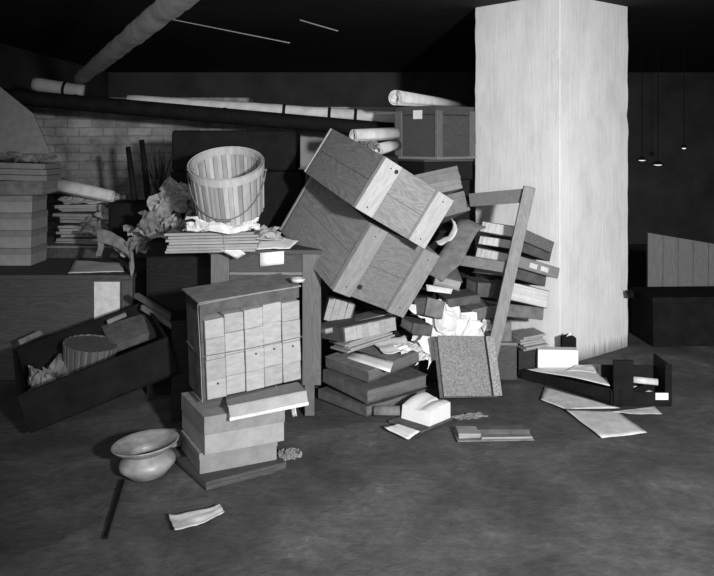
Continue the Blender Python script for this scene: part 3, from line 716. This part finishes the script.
# small open crate with a label
t = thing('small_crate', 'small dark open-fronted crate with a white label right of the pier foot', 'crate', (1.415, 4.30, 0), (0, 0, -.03))
w, l, h = .275, .26, .235
MB().box((-.035, 0, 0), (.072, .02, h+.01)).build('front_post', 'black', t, bevel=.002)
MB().box((.062, 0, 0), (w, .012, .075)).build('front_rail', 'black', t, bevel=.002)
MB().box((w-.035, 0, .075), (w, .012, h-.01)).build('front_post', 'black', t, bevel=.002)
MB().box((-.045, .02, 0), (-.033, l, .07)).build('side_panel', 'black', t); MB().box((w-.012, .012, 0), (w, l, h-.02)).build('side_panel', 'wood_black', t)
MB().box((-.033, .02, 0), (w-.012, l, .012)).build('bottom_panel', 'wood_black', t); MB().box((-.033, l-.012, .012), (w-.012, l, .15)).build('back_panel', 'wood_black', t)
MB().box((w-.088, -.0022, .036), (w-.020, 0, .073)).build('paper_label', 'paper', t)
roll('paper_roll', 'small pale paper roll inside the small open crate', (1.515, 4.42, .105), (1.65, 4.39, .10), .02, .02, 'paper_old')
crumpled('crumpled_paper', 'pale crumpled sheet under the roll inside the small open crate', (1.56, 4.43, .016), .14, (.1, 0, .3), 'paper_old', .22, 71, 12)
# sheets on the floor
paper('paper_sheet', 'largest pale sheet on the floor before the tray, lying nearest the viewer', [FL(564, 409, .006), FL(616, 411, .008), FL(647, 433, .006), FL(602, 438.5, .006)], 'paper_old', .005, 0, 73, 10)
paper('paper_sheet', 'long pale sheet on the floor along the tray, under the other sheets', [FL(541, 400, .004), FL(545, 386.5, .004), FL(620, 408, .004), FL(566, 410, .004)], 'paper_old', .004, 0, 75, 10)
paper('paper_sheet', 'narrow pointed sheet on the floor below the small open crate', [FL(612, 412, .010), FL(654, 406.5, .008), FL(662, 414.5, .008), FL(630, 414.5, .01)], 'paper_old', .005, 0, 77, 10)

# ------------------------------------------------------------------ dark right background
t = thing('wood_partition', 'grey wooden board partition standing in the dark right of the pier', 'partition', (2.40, 6.6, 0), (0, 0, 0))
for i in range(6):
    x = i*.125; za = .665-.021*i
    MB().prism([(x+.001, 0, 0), (x+.123, 0, 0), (x+.123, 0, za-.021), (x+.001, 0, za)], (0, .03, 0)).build('plank', 'plank_z', t, bevel=.002)
MB().box((0, .03, .12), (.74, .06, .18)).build('batten', 'wood_dark', t)
t = thing('dark_chest', 'low black chest on the floor in the dark right of the pier', 'chest', (2.32, 5.75, 0), (0, 0, .05))
MB().box((-.28, -.2, 0), (.6, .2, .30)).build('chest_body', 'black', t, bevel=.004); MB().box((-.285, -.205, .30), (.605, .205, .34)).build('chest_lid', 'black', t, bevel=.004)
em, nt, bb = nodes('bulb_glass'); bb.inputs['Emission Color'].default_value = (1, 1, 1, 1); bb.inputs['Emission Strength'].default_value = .9
M['bulb'] = em; M['enamel'] = mottled('white_enamel', .7, .05)
for i, (x, y, D, r, lb, es) in enumerate(((642, 160, 8.5, .055, 'leftmost', 1), (658, 164.5, 8.0, .06, 'lowest and middle', 1), (684, 148, 8.2, .03, 'highest and rightmost', 1))):
    p = P(x, y, D); t = thing('pendant_lamp', lb+' of three small hanging lamps far off right of the pier', 'lamp', p, group='lamps in the far cellar')
    MB().lathe([(.012, .035), (.02, .03), (r, .006), (r, 0), (r-.004, 0), (.016, .026)], 20).build('lamp_shade', 'black', t, smooth=True)
    MB().lathe([(.0001, -.012), (r*.5, -.008), (r*.8, .002), (r*.4, .014), (.0001, .02)], 16).build('bulb', 'bulb', t, smooth=True)
    MB().tube([(0, 0, .03), (0, 0, 2.36-p.z)], .004, 6).build('cord', 'black', t)
crumpled('plaster_chip', 'small dark lump stuck to the right edge of the pier', (1.855, 5.45, .38), .05, (1.2, 0, .5), 'black', .4, 81, 8, cat='lump')

# ------------------------------------------------------------------ left side
t = thing('labelled_crate', 'large dark crate with a white card label at the far left', 'crate', (-1.33, 4.75, 0), (0, 0, 0))
MB().box((-1.15, 0.008, 0), (-.02, .68, .60)).build('crate_body', 'wood_dark', t, bevel=.003)
MB().box((-1.16, -.004, .60), (.0, .69, .628)).build('crate_top', 'wood_dark', t, bevel=.003)
MB().box((-.066, -.012, 0), (.0, .05, .60)).build('corner_post', 'wood_darkz', t, bevel=.003)
MB().box((-1.16, -.002, .50), (-.067, .008, .60)).build('top_rail', 'wood_dark', t, bevel=.002)
a = P(93.8, 282, 4.74)-Vector((-1.33, 4.75, 0))
MB().box((a.x, -.0045, .33), (a.x+.152, -.0025, a.z)).build('card_label', 'paper_old', t)
paper('paper_sheet', 'pale sheet lying on the labelled crate', [FL(68, 274, .632), FL(124, 272, .634), FL(122, 263, .638), FL(75, 260, .64)], 'paper_old', .006, 0, 83, 10, jag=.02)
# stack of document boxes at far left
for i, lb in enumerate(('lowest', 'second lowest', 'second highest', 'highest')):
    filebox('document_box', lb+' of four grey document boxes stacked at the far left edge', 'box', (-2.27+random.uniform(-.006, .006), 5.22, .630+i*.112), (0, 0, random.uniform(-.02, .02)), (.40, .26, .110), 'board_light', 'board', .35, group='document boxes at the far left')
book('ledger', 'dark ledger on top of the four document boxes at the far left', 'book', (-2.23, 5.22, 1.080), (0, 0, .05), (.46, .3, .09), 'board_mid', 'pages_grey', 'front')
sheaf('folder_bundle', 'soft grey bundle above the dark ledger at the far left', 'file bundle', (-2.20, 5.22, 1.172), (0, .03, -.03), (.43, .26, .115), 'board', 3, tied=False)
crumpled('crumpled_paper', 'crumpled folders on the soft grey bundle at the far left', (-2.20, 5.2, 1.285), .34, (.1, .05, .1), 'paper_dim', .16, 85, 16, asp=.7)
t = thing('drawing_board', 'grey slanted board leaning at the upper left edge', 'board', (-2.25, 5.26, 1.34), (-.2, 0, 0))
MB().prism([(-.35, 0, 0), (.235, 0, 0), (.10, 0, .27), (-.35, 0, .62)], (0, .02, 0)).build('board', 'board', t, bevel=.002)
# case and folders behind
t = thing('packing_case', 'dark packing case behind the labelled crate holding old folders', 'case', (-1.95, 5.85, 0))
MB().box((-.42, -.25, 0), (.62, .3, .675)).build('case_body', 'wood_dark', t, bevel=.003); MB().box((-.43, -.26, .675), (.63, .31, .69)).build('case_lid', 'wood_x', t, bevel=.003)
z = .692
for i, (hh, mt, lb) in enumerate(((.03, 'pages_grey', 'lowest thin folder pile on the packing case behind the labelled crate'), (.085, 'pages_grey', 'thick worn folder pile on the packing case, second from the bottom'), (.07, 'board', 'grey folder pile in the middle of the old folders on the packing case'), (.05, 'pages_grey', 'ragged folders near the top of the packing case pile'))):
    sheaf('folder_bundle', lb, 'file bundle', (-1.95+random.uniform(-.03, .03), 5.86, z), (random.uniform(-.02, .02), random.uniform(-.04, .04), random.uniform(-.1, .1)), (.44-.03*i, .3, hh), mt, 3+i % 2, tied=i == 1, off=.025); z += hh+.014
crumpled('crumpled_paper', 'crumpled grey papers on the old folders under the rolled drawing', (-1.93, 5.78, z-.01), .36, (.1, 0, .2), 'paper_grey', .16, 91, 18, asp=.6)
roll('rolled_drawing', 'dirty white rolled drawing resting on the old folders at left', P(60, 186, 5.62), P(113, 197, 5.62), .062, .045, 'paper_old')
crumpled('crumpled_paper', 'grey crumpled wad right of the old folders', P(106, 215, 5.6), .12, (.5, .3, 0), 'paper_grey', .3, 93, 10)
crumpled('crumpled_paper', 'dim crumpled sheet at the right foot of the old folders', P(96, 232, 5.55), .2, (.4, .2, .5), 'paper_dim', .25, 94, 14)
# overturned chair with two legs up
t = thing('overturned_chair', 'black overturned chair with two legs pointing up before the brick wall', 'chair', P(132, 241, 5.3), (0, 0, .05))
o = t.location
MB().box((-.14, -.06, 0), (.12, .30, .25), jit=.01).build('seat', 'black', t, bevel=.02)
for (a, b2) in (((138, 225), (129, 147)), ((151, 225), (142.5, 140))):
    p, q = P(a[0], a[1], 5.34)-o, P(b2[0], b2[1], 5.42)-o
    MB().tube([p, p.lerp(q, .5), q], [.019, .021, .017], 10).build('leg', 'black', t, smooth=True)
# twig broom
t = thing('twig_broom', 'bunch of dark twigs standing beside the overturned chair', 'broom', P(158, 236, 5.2), (0, 0, 0))
m = MB()
for i in range(34):
    a = random.uniform(0, 6.28); r = random.uniform(0, .03); hh = random.uniform(.42, .58); s = random.uniform(.05, .16)
    m.tube([(r*math.cos(a), r*math.sin(a), 0), (r*1.5*math.cos(a)+.01, r*math.sin(a), hh*.5), (s*.7*math.cos(a)+random.uniform(-.02, .02), s*.5*math.sin(a), hh)], [.004, .003, .0015], 5)
m.build('twigs', 'leather', t); MB().tube([(0, 0, .14), (0, 0, .17)], .045, 14).build('binding', 'string', t)
# crumpled papers left of basket
cr = [(178, 196, 4.75, .20, 'paper_grey', 1.0, .2, .3, 'crumpled paper ball topmost left of the splint basket'),
      (170, 208, 4.72, .20, 'paper_grey', .8, -.3, .2, 'crumpled sheet in the middle of the wads left of the splint basket'),
      (184, 216, 4.62, .20, 'rag', .9, .3, 1.2, 'dark crumpled sheet touching the splint basket on its left'),
      (162, 226, 4.66, .22, 'paper_dim', .6, 0, .4, 'dim crumpled sheet low left of the splint basket'),
      (176, 231, 4.60, .17, 'paper_grey', .4, .2, .9, 'crumpled sheet directly above the left end of the folder bundle'),
      (152, 232, 4.70, .16, 'paper_grey', .7, .4, .2, 'torn crumpled sheet at the left edge of the black cabinet top'),
      (139, 243, 4.80, .14, 'paper_dim', .7, -.5, .9, 'small crumpled wad between the black cabinet and the dirty rag')]
for i, (x, y, D, s, mt, rx, ry, rz, lb) in enumerate(cr): crumpled('crumpled_paper', lb, P(x, y, D), s, (rx, ry, rz), mt, .38, 100+i, 14, asp=.8)
curled('dirty_rag', 'twisted dirty rag draped at the corner of the labelled crate', [P(97, 236, 4.84), P(108, 237, 4.82), P(120, 243, 4.80), P(129, 251, 4.78), P(133, 262, 4.74), P(130, 270, 4.72)], (.02, -.03, -.08), 'rag', 'rag', .014)
curled('dirty_rag', 'short dangling strip of rag left of the twisted one', [P(99, 239, 4.84), P(101, 246, 4.83), P(98, 256, 4.82)], (.03, .02, 0), 'rag', 'rag', .01)
for i, (x, y) in enumerate(((146, 248), (128, 232), (118, 252))):
    crumpled('crumpled_paper', ('grey scrap on the edge of the black cabinet', 'grey scrap beside the overturned chair', 'grey scrap in the crook of the twisted rag')[i], P(x, y, 4.86), .08, (.8, .3*i, i), 'paper_grey', .4, 120+i, 8)

# tilted open tray with basket
fT = ((-1.362, 4.131, .290), (.120, -.291, .400), (.72, .62, .20))
b, e, d = base(fT); w, l, h = d
t = thing('open_crate', 'dark open crate with painted-in shade, tilted on the floor below the labelled crate', 'crate', b, e)
MB().box((-w/2, -l/2, 0), (w/2, l/2, .012)).build('bottom_panel', 'wood_black', t)
for s in (-1, 1):
    y = s*(l/2-.008); MB().box((-w/2, y-.008, 0), (w/2, y+.008, h)).build('side_panel', 'black', t, bevel=.002)  # dark wood side turned from the lamp; its shade is put into the black
    x = s*(w/2-.008); MB().box((x-.008, -l/2+.016, .012), (x+.008, l/2-.016, h)).build('end_panel', 'wood_black', t, bevel=.002)
MT = Matrix.Translation(b) @ Euler(e).to_matrix().to_4x4()
p = MT @ Vector((-.04, .09, .215)); p = P(91, 345, 4.22)
o = basket((p.x, p.y, p.z+.01), (math.pi+.10, .12, .3), .135, .112, .20, 'dim splint basket lying upside down in the dark open crate', bail=False, dim=.30)  # dim factor puts the shade inside the crate into the splint colour
p = MT @ Vector((-.24, .06, .015))
crumpled('sack', 'dim grey sack in the left end of the dark open crate', p, .2, (.12, -.25, .4), 'rag', .5, 131, 14, cat='sack')
p = MT @ Vector((.18, .12, .09))
book('ledger', 'dark ledger with a pale edge leaning in the right end of the open crate', 'book', P(129, 335, 4.42), (.35, -.25, .5), (.24, .22, .05), 'board_dark', 'pages_grey', 'front')
tag(MB().bar(P(107, 322, 4.36), P(126, 314, 4.40), .03, .022).build('wood_strip', 'rag', bevel=.002), 'short grey strip of wood on the ledger in the open crate', 'strip')
tag(MB().bar(P(20, 342, 4.50), P(42, 332, 4.50), .03, .03).build('wood_strip', 'rag', bevel=.002), 'short grey wood strip at the left edge above the open crate', 'strip')
tag(MB().bar(P(143, 307, 4.40), P(190, 336, 4.12), .03, .028).build('wooden_stake', 'rag', bevel=.002), 'grey wooden slat leaning from the table toward the tied stack, lower of two', 'slat')
tag(MB().bar(P(136, 295, 4.42), P(180, 322, 4.20), .03, .025).build('wooden_stake', 'board_dark', bevel=.002), 'dark wooden slat leaning left of the tied stack, upper of two', 'slat')
t = thing('packing_case', 'black packing case on the floor behind the tied stack at left', 'case', (-.87, 4.20, 0), (0, 0, .2))
MB().box((-.10, -.12, 0), (.08, .10, .50)).build('case_body', 'wood_black', t, bevel=.003); MB().box((-.105, -.125, .50), (.085, .105, .512)).build('case_lid', 'wood_black', t, bevel=.003)

# ------------------------------------------------------------------ camera and light
cam = bpy.data.cameras.new('camera'); co_ = bpy.data.objects.new('camera', cam); C.objects.link(co_)
co_.location = (0, 0, CZ); co_.rotation_euler = (math.pi/2, 0, 0)
cam.sensor_width = 36; cam.lens = F/714*36; cam.shift_y = -(288-HY)/714; cam.clip_start = .05
scene.camera = co_
def spot(name, loc, aim, power, size, blend, rad):
    l = bpy.data.lights.new(name, 'SPOT'); l.energy = power; l.spot_size = size; l.spot_blend = blend; l.shadow_soft_size = rad
    o = bpy.data.objects.new(name, l); C.objects.link(o); o.location = loc
    o.rotation_euler = (Vector(aim)-Vector(loc)).to_track_quat('-Z', 'Y').to_euler(); return o
spot('flood_lamp', (1.15, -.6, 1.72), (.85, 4.8, .36), 1650, math.radians(72), 1.0, .09)
a = bpy.data.lights.new('cellar_fill', 'AREA'); a.energy = 170; a.size = 2.5
ao = bpy.data.objects.new('cellar_fill', a); C.objects.link(ao); ao.location = (-.4, -.6, 2.2); ao.rotation_euler = (math.radians(55), 0, 0)
w_ = bpy.data.worlds.new('world'); scene.world = w_; w_.use_nodes = True
w_.node_tree.nodes['Background'].inputs[0].default_value = (.01, .01, .01, 1)
scene.view_settings.view_transform = 'Standard'; scene.view_settings.look = 'None'
scene.view_settings.exposure = 0; scene.view_settings.gamma = 1; scene.view_settings.use_curve_mapping = False
